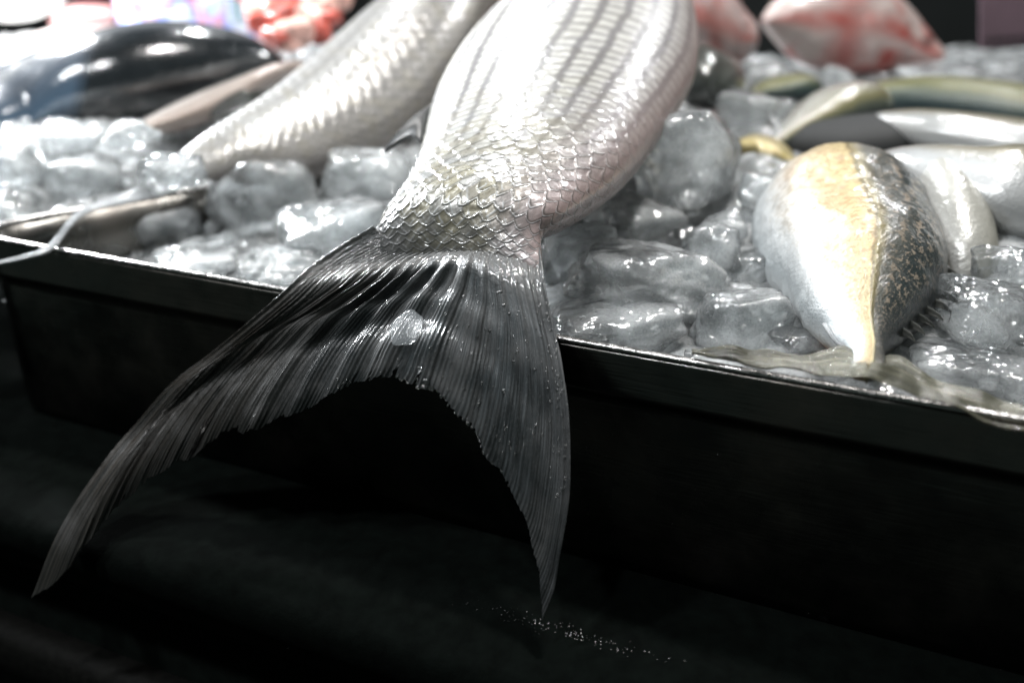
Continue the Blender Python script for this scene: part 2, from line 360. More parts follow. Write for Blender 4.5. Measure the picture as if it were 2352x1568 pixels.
def chunk_px(x0, x1, y0, y1, seed, mat, label, depth=.8, dz=0., D=None, **k):
    cx, cy = (x0+x1)/2, (y0+y1)/2; z = .01
    for _ in range(6):
        c = PZ(cx, cy, z) if D is None else P(cx, cy, D); t = (c[1])/ray(cx, cy)[1]
        hz = (y1-y0)/2*t/F*.95; z = float(bedz(np.array(c[0]), np.array(c[1])))+hz*.72+dz
    rx = (x1-x0)/2*t/F
    return chunk(c, rx, rx*depth, hz, seed, ICE[mat], label, **k)
big = [
 (465,745,330,560, 1, 0, 'large rounded clear ice chunk standing left of the big tail, below the second striped fish', {}),
 (190,490,430,605, 2, 0, 'dim grey ice chunk sunk in the left corner of the tray', dict(dz=.002)),
 (340,560,560,650, 3, 3, 'low sparkling slushy ice lump against the rim at left', dict(rough=.25)),
 (520,760,560,680, 33, 3, 'slushy ice lump against the rim beside the left tail lobe', dict(rough=.25)),
 (740,960,335,470, 4, 1, 'flat pale ice slab under the small dark back fin', dict(D=.58)),
 (640,900,460,610, 5, 0, 'wide wet ice chunk just left of the big tail base', {}),
 (1455,1712,248,490, 6, 1, 'tall frosted ice block leaning on the belly of the big fish', {}),
 (1305,1572,438,570, 7, 0, 'blocky clear ice chunk with bright top edge right of the tail base', {}),
 (1242,1425,515,670, 8, 0, 'rounded grey ice chunk touching the right side of the tail base', {}),
 (1290,1695,545,745, 9, 0, 'widest rough ice chunk in the middle of the right-hand heap', dict(rough=.14)),
 (1570,1702,508,645, 10, 0, 'upright clear ice piece left of the yellow-flanked fish', {}),
 (1262,1575,668,800, 11, 0, 'wedge-shaped ice piece lying on the rim beside the right tail lobe', {}),
 (1588,1832,652,815, 12, 3, 'frosty oval ice chunk on the rim, nearest the yellow-flanked fish', {}),
 (1680,1812,572,655, 13, 2, 'small glassy ice shard touching the belly of the yellow-flanked fish', {}),
 (1770,1940,738,830, 14, 2, 'dark clear ice piece under the tail stalk of the yellow-flanked fish', {}),
 (1636,1795,205,310, 15, 1, 'pale ice chunk behind the tall frosted block', {}),
 (1690,1800,385,500, 16, 1, 'small ice lump between the tall block and the yellow-flanked fish', {}),
 (2140,2400,640,800, 17, 2, 'glossy dark ice chunk right of the yellow-flanked fish', {}),
 (2090,2420,790,930, 18, 2, 'broad flat grey ice slab at the right edge behind the tail of the golden fish', dict(dz=-.010)),
 (2230,2400,560,690, 19, 2, 'dim ice chunk at the right edge below the pale bellies', {}),
 (1690,1800,140,215, 20, 1, 'pale ice piece below the left blood-stained fish cut', {}),
 (1860,1975,150,215, 21, 1, 'small white ice piece in front of the large fish cut', {}),
 (2060,2280,148,215, 22, 1, 'long pale ice piece behind the green-backed mackerel', {}),
 (90,285,345,455, 23, 1, 'smooth white ice chunk at left in front of the dark fish', {}),
 (-40,110,330,450, 24, 1, 'blurred white ice chunk at the left edge', {}),
 (315,480,345,440, 25, 0, 'glittering ice chunk at the tail stalk of the second striped fish', dict(rough=.2, D=.515)),
 (225,365,268,345, 35, 3, 'glittering ice chunk at the end of the slim brownish fish', dict(rough=.2, D=.60)),
 (60,250,270,350, 26, 3, 'glittering ice pieces heaped under the blue end of the dark fish', dict(rough=.25)),
 (1575,1700,640,700, 27, 0, 'small clear ice piece behind the frosty oval chunk', {}),
 (1600,1720,480,560, 28, 1, 'hazy ice piece at the foot of the tall frosted block', {}),
]
for x0, x1, y0, y1, sd, mt, lb, kw in big: chunk_px(x0, x1, y0, y1, sd, mt, lb, **kw)
rs = np.random.RandomState(77); small = []
tries = 0
while len(small) < 120 and tries < 4000:
    tries += 1
    px, py = rs.uniform(-60, 2420), rs.uniform(180, 900)
    p = PZ(px, py, .002)
    if p[1] > 1.0: continue
    ee = -outd(p)
    r = rs.uniform(.005, .012)*(1.0 if p[1] < .6 else 1.5)
    LNp = (p[0]-C0[0])*LNn[0]+(p[1]-C0[1])*LNn[1]
    if 1680 < px < 2200 and 330 < py: continue
    if px > 1790 and 225 < py < 620: continue
    if px > 1780 and py < 226 and rs.rand() < .75: continue
    if py > 300 and any(b_[0] < px < b_[1] and b_[2]-10 < py < b_[3] for b_ in big): continue
    if ee < r*.9+.004 or abs(LNp) < r*1.1+.004: continue
    if np.hypot(p[0]-C0[0], p[1]-C0[1]) < .1 and LNp < 0: continue
    if any(np.hypot(*(q-p[:2])) < (r+s)*.8 for q, s in small): continue
    small.append((p[:2].copy(), r))
    z = float(bedz(np.array(p[0]), np.array(p[1])))+r*.2
    back = p[1] > .6
    chunk((p[0], p[1], z), r*rs.uniform(.9, 1.4), r, r*rs.uniform(.6, .9), 200+len(small), ICE[rs.choice([0, 0, 1, 3])],
          'small melting ice lump wedged among the larger chunks and fish', 'small ice lumps between the chunks', fac=5, rough=.07, rotz=rs.uniform(0, 3), lo=True, cat='ice lump', name='ice_lump')

nchip = 0
while nchip < 110:
    px, py = rs.uniform(-40, 2400), rs.uniform(330, 900); p = PZ(px, py, .004); r = rs.uniform(.0018, .0042)
    ee = -outd(p); LNp = (p[0]-C0[0])*LNn[0]+(p[1]-C0[1])*LNn[1]
    if ee < .008 or abs(LNp) < .008 or 1730 < px < 2180: continue
    nchip += 1
    z = float(bedz(np.array(p[0]), np.array(p[1])))+.004
    chunk((p[0], p[1], z), r*rs.uniform(1, 1.7), r, r*rs.uniform(.5, .9), 900+nchip, ICE[rs.choice([0, 2, 3])],
          'tiny broken ice chip lying in the slush between the larger pieces', 'tiny ice chips in the slush', fac=6, rough=.12, sharp=20, rotz=rs.uniform(0, 3), lo=True, cat='ice chip', name='ice_chip')

# ------------------------------------------------------------------ fish
def scales(a, b):
    """imbricate scale lattice: returns height, edge distance, per-scale random, position in scale"""
    h = np.zeros_like(a); ed = np.ones_like(a)*9; cell = np.zeros_like(a); done = np.zeros(a.shape, bool)
    i0 = np.floor(a).astype(int)
    prev = None
    for k in (-2, -1, 0):            # most anterior first: it lies on top
        i = i0+k; off = (i & 1)*.5; j = np.round(b-off); db = b-off-j
        end = i+2.0+.55-1.9*np.abs(db)**1.6
        ins = (a < end) & ~done
        h = np.where(ins, (a-i)/2.6, h); ed = np.where(ins, end-a, ed)
        cell = np.where(ins, np.modf(np.abs(np.sin(i*12.99+j*78.2)*43758.5))[0], cell); done |= ins
    return h, ed, cell
def loft(stations, n, m, flip=1, power=1.):
    """stations: (xa,ya, xb,yb, D, thick) A = left/top silhouette, B = right/bottom. v: 0 at B, 1 at A on the near side"""
    q = crl(stations, n) if False else cr(stations, n)
    k = q.shape[1]
    A = np.array([P(r[0], r[1], r[4]) for r in q]); B = np.array([P(r[2], r[3], r[4] if k < 7 else r[6]) for r in q])
    def sm(a, k):
        k = max(int(k), 1); x = np.arange(-3*k, 3*k+1); g = np.exp(-(x/k)**2/2); g /= g.sum()
        e = np.vstack([2*a[0]-a[1:3*k+1][::-1], a, 2*a[-1]-a[-3*k-1:-1][::-1]])
        return np.stack([np.convolve(e[:, j], g, 'valid') for j in range(a.shape[1])], 1)
    c = sm((A+B)/2, n*.012); wv = sm((B-A)/2, n*.012); T = np.gradient(c, axis=0)
    N = np.cross(T, wv); N /= np.linalg.norm(N, axis=1)[:, None]+1e-12
    s = np.sign(((CAMP-c)*N).sum(1)); N *= s[:, None]
    N = sm(N, n*.022); N /= np.linalg.norm(N, axis=1)[:, None]
    th = np.linspace(0, 2*np.pi, m, endpoint=False); ct, st = np.cos(th), np.sin(th)
    ct2 = np.sign(ct)*np.abs(ct)**power; st2 = np.sign(st)*np.abs(st)**power
    V = c[:, None]+wv[:, None]*ct2[None, :, None]+N[:, None]*(np.maximum(q[:, 5], .0003)[:, None]*st2)[..., None]
    v = np.where(th <= np.pi, th/np.pi, 2-th/np.pi)
    nr = (wv/np.maximum((wv**2).sum(1), 1e-9)[:, None])[:, None]*ct2[None, :, None]+(N/np.maximum(q[:, 5], .0003)[:, None])[:, None]*st2[None, :, None]
    nr /= np.linalg.norm(nr, axis=2)[..., None]+1e-12
    u = np.linspace(0, 1, n)
    return V, nr, np.repeat(u[:, None], m, 1), np.repeat(v[None], n, 0), c, wv
def closeloft(name, V, attrs, mat, parent):
    n, m = V.shape[:2]; Fc = [tuple(f) for f in gridfaces(n, m, True)]
    Vf = V.reshape(-1, 3); Vf = np.vstack([Vf, V[0].mean(0), V[-1].mean(0)]); k = n*m
    for j in range(m):
        Fc.append((k, (j+1) % m, j)); Fc.append((k+1, (n-1)*m+j, (n-1)*m+(j+1) % m))
    at = {kk: np.r_[x.ravel(), x[0].mean(), x[-1].mean()] for kk, x in attrs.items()}
    return mesh(name, Vf, Fc, mat, parent, at)
def fin(name, A, B, mat, parent, n=90, m=80, rays=18, amp=.0008, fray=.03, thick=.0009, seed=0, wave=0.):
    """ruled fin between rows A and B of 3D points, both running base to tip"""
    A = crl(A, n); B = crl(B, n); t = np.linspace(0, 1, m)
    G = A[:, None]*(1-t)[None, :, None]+B[:, None]*t[None, :, None]
    s = np.repeat(np.linspace(0, 1, n)[:, None], m, 1); tt = np.repeat(t[None], n, 0)
    G = G+np.array([0, 0, 1.])*(wave*fbm(np.stack([tt*1.5+seed, s*5, 0*s], -1), 2))[..., None]
    return finmesh(name, G, s, tt, mat, parent, rays, amp, thick, seed)
def finmesh(name, G, s, tt, mat, parent, rays, amp, thick, seed, disp=None):
    du = np.gradient(G, axis=0); dv = np.gradient(G, axis=1); N = np.cross(du, dv); N /= np.linalg.norm(N, axis=2)[..., None]+1e-12
    sg = np.sign(((CAMP-G)*N).sum(2).mean()); N *= sg
    h = amp*np.cos(2*np.pi*rays*tt)*sstep(0, .12, s) if disp is None else disp
    n, m = G.shape[:2]
    edge = np.minimum(np.minimum(tt, 1-tt)*12, 1)*(1-.6*s)
    tk = thick*(.25+.75*edge)
    F1 = G+N*(h+tk/2)[..., None]; B1 = G+N*(h-tk/2)[..., None]
    V = np.vstack([F1.reshape(-1, 3), B1.reshape(-1, 3)]); gf = gridfaces(n, m); k = n*m
    Fc = [tuple(f) for f in gf]+[tuple(f[::-1]+k) for f in gf]
    for i in range(n-1):
        Fc.append((i*m, (i+1)*m, (i+1)*m+k, i*m+k)); Fc.append((i*m+m-1, i*m+m-1+k, (i+1)*m+m-1+k, (i+1)*m+m-1))
    for j in range(m-1):
        Fc.append((j, j+k, j+1+k, j+1)); q = (n-1)*m+j; Fc.append((q, q+1, q+1+k, q+k))
    return mesh(name, V, Fc, mat, parent, {'s': np.r_[s.ravel(), s.ravel()], 't': np.r_[tt.ravel(), tt.ravel()]})

# ---- the big striped fish whose tail hangs over the rim
mf = empty('grey_mullet', (.03, .5, .0)); tag(mf, 'big silver fish with lengthwise stripes, its large forked tail hanging over the tray rim', 'fish')
st = [(1430,-330,1560,-330, .86,.020), (1330,-230,1570,-235, .82,.030), (1255,-110,1578,-115, .74,.036), (1190,0,1585,0, .67,.039), (1118,70,1602,85, .62,.038), (1050,140,1597,170, .575,.036), (1002,225,1562,235, .535,.032),
      (978,320,1505,315, .488,.028), (955,405,1445,385, .443,.0235), (925,455,1365,450, .420,.019), (893,495,1290,495, .401,.0150), (868,530,1247,540, .398,.0110), (860,565,1242,580, .387,.0070), (872,605,1245,612,.378,.0038), (905,645,1240,640,.371,.0012)]
n, m = 760, 520
DF = lambda x, y, d: PF(x, y, d)[1]
TL = [.0]*7+[.004, .009, .013, .0155]
st = [(*r[:4], r[4]+q, r[5], r[4]-q) for r, q in zip(st[:-4], TL)]+[(xa, ya, xb, yb, DF(xa, ya, d), th, DF(xb, yb, d)) for xa, ya, xb, yb, d, th in
     [(874,522,1247,535,-.0222,.0110), (864,560,1243,578,-.0162,.0070), (866,602,1246,612,-.0112,.0034), (880,640,1250,645,-.0082,.0014), (900,690,1252,690,-.0060,.0004)]]
V, nr, u, v, c, wv = loft(st, n, m)
arc = np.r_[0, np.cumsum(np.linalg.norm(np.diff(c, axis=0), axis=1))]
NB = 12.5
vv = (1-np.cos(v*np.pi))/2*.35+v*.65
wob = .26*fbm(np.stack([arc[:, None]*60+0*v, vv*6, 0*v], -1), 2)+.16*fbm(np.stack([arc[:, None]*420+0*v, vv*28, 0*v+9], -1), 2)
fb = vv*NB+wob*.6
wd = np.linalg.norm(wv, axis=1); step = np.maximum(wd*2/NB*.78, .0022)*(1-.42*sstep(.55, .85, u[:, 0]))      # scale pitch follows the body depth
aa = np.r_[0, np.cumsum(np.diff(arc)/step[1:])]
fa = np.repeat(aa[:, None], m, 1)+wob
fa = fa+.8*np.sin(vv*np.pi)                          # rows bow towards the tail
h, ed, cell = scales(fa, fb)
hs = sstep(0., .35, u)*.5+.5
tailf = sstep(.96, .80, u)*(.35+.65*sstep(.12, .36, v+.25*sstep(.75, .5, u)))
lip = np.exp(-(ed/.14)**2)
disp = (h*.0008+lip*.0002)*(.25+.75*sstep(.3, .62, u))*tailf*(.35+.65*np.sin(np.clip(v, 0, 1)*np.pi)**.5)
tz = sstep(.45, .75, u)*tailf
q1, q2 = fb+fa*.5, fb-fa*.5
cr1 = np.abs(q1-np.round(q1)); cr2 = np.abs(q2-np.round(q2)); md = fbm(V*420, 2)
crease = np.exp(-(cr1/.085)**2)*np.clip(.55+1.6*md, 0, 1)+np.exp(-(cr2/.085)**2)*np.clip(.55-1.6*md, 0, 1)
disp += crease*.00012*tz
disp += .0006*fbm(V*260, 2)*(.3+.7*tz)
disp += .0016*fbm(V*np.array([70, 70, 70]), 2)*sstep(.5, .9, u)
ends = sstep(.80, .93, u)
disp -= ends*.0004*cell
disp += ends*h*.0005*(.4+.6*cell)
V2 = V+nr*disp[..., None]
body = closeloft('body', V2, dict(u=u, v=v, fa=fa, fb=fb, edge=np.clip(ed, 0, 1), cell=cell, crease=np.clip(crease*tz, 0, 1)), mat_main_fish(), mf)
# tail: Coons patch
Lc = crl([PF(*q) for q in [(862,520,-.016), (800,560,-.012), (740,603,-.005), (680,652,.006), (600,720,.013), (480,818,.022), (390,890,.031), (310,985,.040), (245,1065,.052), (180,1160,.066), (125,1260,.079), (80,1372,.090)]], 420)
Rc = crl([PF(*q) for q in [(1240,560,-.0200), (1246,610,-.0120), (1251,655,-.0055), (1272,765,.005), (1290,850,.013), (1305,960,.022), (1309,1080,.031), (1301,1200,.040), (1282,1310,.046), (1268,1370,.050), (1248,1420,.053)]], 420)
Tc = crl([PF(*q) for q in [(862,520,-.016), (890,546,-.0150), (960,566,-.0140), (1060,572,-.0135), (1160,570,-.0150), (1215,566,-.0185), (1240,560,-.0200)]], 760)
Bk = [(80,1372,.090), (132,1338,.086), (185,1268,.078), (262,1180,.064), (330,1118,.055), (400,1075,.048), (500,1020,.041), (600,985,.036), (700,942,.031), (770,905,.028), (830,882,.026), (890,872,.025), (950,888,.026), (1000,922,.027), (1060,980,.029), (1110,1045,.032), (1155,1120,.036), (1200,1190,.040), (1225,1270,.044), (1238,1340,.049), (1246,1400,.052), (1248,1420,.053)]
Bq = crl([PF(*q) for q in Bk], 2400)
tf = np.linspace(0, 1, 760)
# rays: share more of the trailing edge to the lobes
Bq = Bq[np.clip((tf*2399).astype(int), 0, 2399)]
n2, m2 = 420, 760
S1 = np.linspace(0, 1, n2)[:, None, None]; T1 = tf[None, :, None]
def coons(S1, T1):
    return (1-S1)*Tc[None]+S1*Bq[None]+(1-T1)*Lc[:, None]+T1*Rc[:, None]-((1-S1)*(1-T1)*Tc[0]+(1-S1)*T1*Tc[-1]+S1*(1-T1)*Bq[0]+S1*T1*Bq[-1])
G = coons(S1, T1)
s = np.repeat(np.linspace(0, 1, n2)[:, None], m2, 1); tt = np.repeat(tf[None], n2, 0)
# frayed trailing edge: each ray ends a little differently, with two deep splits
rr = np.random.RandomState(3); jag = np.repeat(rr.rand(253), 3)[:759]; jag = np.r_[jag, jag[-1:]]; jag2 = np.interp(tf*40, np.arange(41), rr.rand(41))
mid = np.sin(np.pi*tf)**.6
cut = (.022*jag**3+.055*jag2**2)*mid*(1-.4*np.exp(-((tf-.5)/.1)**2))
for t0, wdt, dep in ((.21, .004, .16), (.27, .003, .12), (.335, .003, .06), (.60, .0028, .18), (.635, .002, .08), (.14, .003, .10), (.44, .002, .05), (.175, .0025, .22), (.245, .002, .10), (.30, .002, .14), (.40, .0018, .07), (.52, .002, .05), (.57, .002, .07), (.67, .002, .10), (.72, .002, .06), (.09, .003, .14)):
    cut = np.maximum(cut, dep*np.clip(1-np.abs(tf-t0)/wdt, 0, 1))
sc = s*(1-cut[None]*sstep(.3, 1, s))
ii = sc*(n2-1); i0 = np.minimum(ii.astype(int), n2-2); fr = (ii-i0)[..., None]; jj = np.repeat(np.arange(m2)[None], n2, 0)
G = G[i0, jj]*(1-fr)+G[i0+1, jj]*fr
# principal rays, folding strongest in the middle of the tail
cent = np.exp(-((tt-.50)/.22)**2)
k1 = np.cos(2*np.pi*(15*tt+.15*np.sin(9*tt)))
fold = .0024*np.sign(k1)*np.abs(k1)**.8*cent*sstep(.08, .32, s)*(1-.5*s)
ribs = (.00016+.00034*sstep(.62, .40, tt))*(1+1.6*fbm(np.stack([tt*14, s*3, 0*s+8], -1), 2))*np.cos(2*np.pi*34*tt+1.5*fbm(np.stack([tt*8, s*2, 0*s], -1), 2))*(1-.3*s)*sstep(0, .1, s)
finer = .00020*np.cos(2*np.pi*136*tt+3*fbm(np.stack([tt*30, s*4, 0*s], -1), 2))*sstep(.25, .7, s)
wav = .0020*fbm(np.stack([tt*3.2, s*2.2, 0*s+3], -1), 2)*sstep(.05, .4, s)
sq = scales(s*95+2*tt, tt*70)[0]*.00050*sstep(.40, .12, tt)*sstep(1.0, .5, s+.3*tt)
sq += scales(s*30, tt*22+.5)[0]*.0006*sstep(.34, .04, s)
edgeR = .0014*np.exp(-(tt/.02)**2)+.0014*np.exp(-((1-tt)/.02)**2)
dsp = fold+ribs+finer+wav+sq+edgeR
def mat_tail():
    m = M('dark_tail_fin_skin'); t, s = m.at('t'), m.at('s')
    vec = m.comb(m.math('MULTIPLY', t, 68.), m.math('MULTIPLY', s, 2.2), 0.); streak = m.noise(1., 4, .65, vec)
    vec2 = m.comb(m.math('MULTIPLY', t, 330.), m.math('MULTIPLY', s, 5.), 4.); fine = m.noise(1., 2, .6, vec2)
    bl = m.noise(45, 4, .6); g = m.noise(1300, 3, .65)
    left = m.ramp(t, [(.0, (.105, .085, .068)), (.35, (.066, .056, .048)), (.5, (.030, .038, .042)), (.75, (.085, .100, .105)), (1., (.105, .108, .112))])
    col = m.mix(m.ramp(streak, [(.32, 0.), (.62, 1.)]), (0.0155, 0.0167, 0.0174), left)
    col = m.mix(m.math('MULTIPLY', m.ramp(fine, [(.42, 1.), (.6, 0.)]), m.mr(s, .1, .7, .15, .7)), col, (0.00744, 0.00868, 0.00868))
    col = m.mix(m.ramp(bl, [(.42, 0.), (.72, .55)]), col, (0.167, 0.161, 0.155))
    col = m.mix(m.ramp(g, [(.55, 0.), (.75, .5)]), col, (0.217, 0.217, 0.217))
    col = m.mix(m.ramp(s, [(.10, .9), (.26, 0.)]), col, (.15, .148, .142))
    b = m.bump(streak, .0012, .4); b = m.bump(fine, .0004, .5, b); b = m.bump(g, .00016, .7, b)
    wet = m.ramp(m.noise(38, 2), [(.38, .3), (.6, 1.)])
    col = m.mix(1., col, (.72, .74, .76), 'MULTIPLY')
    col = m.mix(m.math('MULTIPLY', m.mr(s, .5, 1., 0, .7), m.ramp(t, [(.3, 1.), (.55, .3)])), col, (.012, .011, .010))  # dark fin margin, deepened on the left lobe to paint its weaker light
    d = m.bsdf(Base_Color=col, Roughness=m.mr(bl, .35, .65, .30, .5), Specular_IOR_Level=.45, Coat_Weight=wet, Coat_Roughness=.045, Coat_IOR=1.6, Normal=b, Coat_Normal=m.bump(g, .00006, .5, m.bump(streak, .0008, .35)))
    tl = m.n('BsdfTranslucent'); m.put(tl.inputs[0], m.mix(.5, col, (0.186, 0.186, 0.186)))
    return m.done(m.mixs(m.mr(s, .3, 1, .05, .28), d, tl.outputs[0]))
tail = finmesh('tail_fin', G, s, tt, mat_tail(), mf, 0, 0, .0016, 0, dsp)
DARKFIN = mat_fin('dark_fin', (0.035, 0.0385, 0.035), (0.112, 0.112, 0.098), 30)
def pts(l): return [P(*q) for q in l]
fin('dorsal_fin', pts([(1010,232,.53), (962,262,.515), (925,295,.50), (897,325,.492), (882,348,.488)]), pts([(980,352,.475), (962,322,.477), (945,314,.480), (915,329,.484), (883,351,.488)]), mat_flat('black_back_fin', (.018, .020, .020), .4, 200, .4, coat=.15, bd=.0005), mf, rays=9, amp=.0006, thick=.0014)

# ---- second striped fish
f2 = empty('grey_mullet', (-.12, .62, .02)); tag(f2, 'pale striped silver fish lying behind, its thin tail trailing over the left corner', 'fish')
st = [(1150,-190,1290,-90, .90,.030), (1040,-90,1220,-40, .84,.036), (930,0,1150,20, .79,.040), (805,88,1100,130, .735,.038), (705,170,1030,225, .69,.034), (610,240,930,318, .645,.028), (525,292,800,372, .61,.023), (460,328,680,392, .58,.016), (415,356,560,402, .563,.009), (380,380,470,405,.552,.003), (360,392,420,405,.548,.001)]
n, m = 420, 300
V, nr, u, v, c, wv = loft(st, n, m)
arc = np.r_[0, np.cumsum(np.linalg.norm(np.diff(c, axis=0), axis=1))]
wob = .25*fbm(np.stack([arc[:, None]*50+0*v, v*6, 0*v+5], -1), 2); fb = v*13+wob*.5
wd = np.linalg.norm(wv, axis=1); aa = np.r_[0, np.cumsum(np.diff(arc)/np.maximum(wd*2/13*.8, .003)[1:])]
fa = np.repeat(aa[:, None], m, 1)+wob+.6*np.sin(v*np.pi); h, ed, cell = scales(fa, fb)
disp = (h*.0009+np.exp(-(ed/.14)**2)*.0002)*sstep(1, .93, u)*(.3+.7*np.sin(v*np.pi)**.5)
def mat_second():
    m = M('pale_scaled_skin'); fa, fb, u, v, edge, cell = [m.at(k) for k in ('fa', 'fb', 'u', 'v', 'edge', 'cell')]
    base = m.ramp(v, [(0., (0.221, 0.19, 0.177)), (.15, (0.275, 0.259, 0.243)), (.6, (0.312, 0.305, 0.293)), (.85, (0.249, 0.249, 0.243)), (1., (0.143, 0.146, 0.146))])
    st = m.mr(m.math('COSINE', m.math('MULTIPLY', fb, 2*math.pi)), -.7, .7, 0, 1)
    col = m.mix(m.math('MULTIPLY', m.mr(st, 0, 1, .55, 0), m.mr(u, .75, .45, 0, 1)), base, (0.148, 0.141, 0.138))
    col = m.mix(m.ramp(cell, [(.5, 0.), (1., .5)]), col, (0.247, 0.228, 0.184))
    col = m.mix(m.ramp(edge, [(0., .8), (.3, 0.)]), col, (0.0801, 0.077, 0.0738))
    b = m.bump(m.noise(500, 2), .0006, .5)
    return m.done(m.bsdf(Base_Color=col, Metallic=.35, Roughness=.3, Coat_Weight=.7, Coat_Roughness=.08, Normal=b, Coat_Normal=b))
closeloft('body', V+nr*disp[..., None], dict(u=u, v=v, fa=fa, fb=fb, edge=np.clip(ed, 0, 1), cell=cell), mat_second(), f2)
PALEFIN = mat_fin('pale_fin', (0.315, 0.329, 0.336), (0.56, 0.574, 0.588), 24, rough=.2)
fin('tail_fin', pts([(470,325,.58), (400,372,.56), (340,420,.55), (290,444,.548), (182,484,.528), (112,562,.458), (50,588,.447), (-60,612,.44)]),
    pts([(490,372,.57), (450,415,.555), (380,448,.548), (300,464,.540), (192,494,.521), (122,571,.452), (55,596,.443), (-60,618,.438)]), PALEFIN, f2, rays=7, amp=.0005, thick=.0010, n=140)
fin('dorsal_fin', pts([(620,205,.66), (570,215,.655), (520,238,.65), (488,262,.645)]), pts([(600,238,.65), (560,245,.647), (520,258,.645), (488,264,.644)]), DARKFIN, f2, rays=7)

# ---- generic smooth fish
def fish(label, st, mat, power=1., n=160, m=120, cat='fish', name='fish', bump=0., fins=(), loc=None, group=None):
    V, nr, u, v, c, wv = loft(st, n, m, power=power)
    if bump: V = V+nr*(bump*fbm(V*60, 3))[..., None]
    e = empty(name, tuple(c[len(c)//2]-np.array([0, 0, .02]))); tag(e, label, cat, group)
    closeloft('body', V, dict(u=u, v=v), mat, e)
    for nm, A, B, mt, kw in fins: fin(nm, pts(A), pts(B), mt, e, **kw)
    return e
# dark fish, upper left.  v: 0 at lower silhouette, 1 at upper
DARK = M('dark_glossy_skin')
def mat_darkfish():
    m = M('dark_glossy_skin'); u, v = m.at('u'), m.at('v'); n = m.noise(30, 3)
    c = m.mix(m.ramp(n, [(.35, 0.), (.7, 1.)]), (0.0048, 0.0064, 0.008), (0.0144, 0.0176, 0.02))
    c = m.mix(m.ramp(u, [(.47, 1.), (.50, 0.)]), c, m.ramp(v, [(.0, (0.024, 0.044, 0.072)), (.5, (0.056, 0.092, 0.136)), (.8, (0.04, 0.048, 0.06))]))
    c = m.mix(m.ramp(v, [(.9, 0.), (.99, 1.)]), c, (0.064, 0.068, 0.072))
    b = m.bump(m.noise(160, 3), .0010, .45)
    return m.done(m.bsdf(Base_Color=c, Roughness=.2, Specular_IOR_Level=.6, Coat_Weight=.55, Coat_Roughness=.12, Normal=b, Coat_Normal=b))
fish('large dark glossy fish at left, steel-blue towards the left edge', [(-260,330,-230,350,.66,.006), (-170,270,-150,335,.68,.02), (-60,222,-40,322,.70,.03), (40,152,20,312,.72,.036), (150,92,110,300,.735,.040), (300,58,250,287,.75,.042), (430,55,370,262,.77,.040), (545,76,480,212,.79,.032), (620,108,580,176,.80,.018), (655,136,645,150,.81,.004)], mat_darkfish())
BROWN = mat_skin('brown_grey_skin', [(0, (0.294, 0.231, 0.21)), (.5, (0.238, 0.189, 0.161)), (1, (0.154, 0.14, 0.126))], .2)
fish('slim brownish grey fish lying under the dark fish', [(250,318,270,330,.63,.003), (310,285,330,318,.65,.014), (400,238,430,300,.68,.02), (500,195,530,255,.71,.02), (600,162,640,195,.74,.014), (680,140,700,160,.76,.005)], BROWN, fins=[('pectoral_fin', [(560,205,.68), (520,225,.67), (490,250,.66), (480,268,.655)], [(585,225,.675), (545,250,.665), (510,266,.658), (482,270,.655)], DARKFIN, dict(rays=8))])
WHITEF = mat_skin('white_pink_skin', [(0, (.36, .29, .28)), (.5, (.38, .35, .34)), (1, (.36, .26, .24))], .1)
fish('pale pinkish white fish behind the dark fish at upper left', [(30,160,40,180,.93,.01), (60,92,90,170,.95,.04), (130,65,170,150,.98,.05), (230,62,260,120,1.0,.045), (320,70,330,110,1.02,.02)], WHITEF)
PINKF = mat_skin('dull_pink_skin', [(0, (.6, .42, .4)), (.5, (.5, .28, .26)), (1, (.36, .16, .16))], .1)
fish('dull pink fish at the back above the pale one', [(120,40,130,70,1.1,.01), (170,12,180,72,1.12,.03), (240,10,250,68,1.14,.035), (300,25,300,60,1.15,.01)], PINKF)

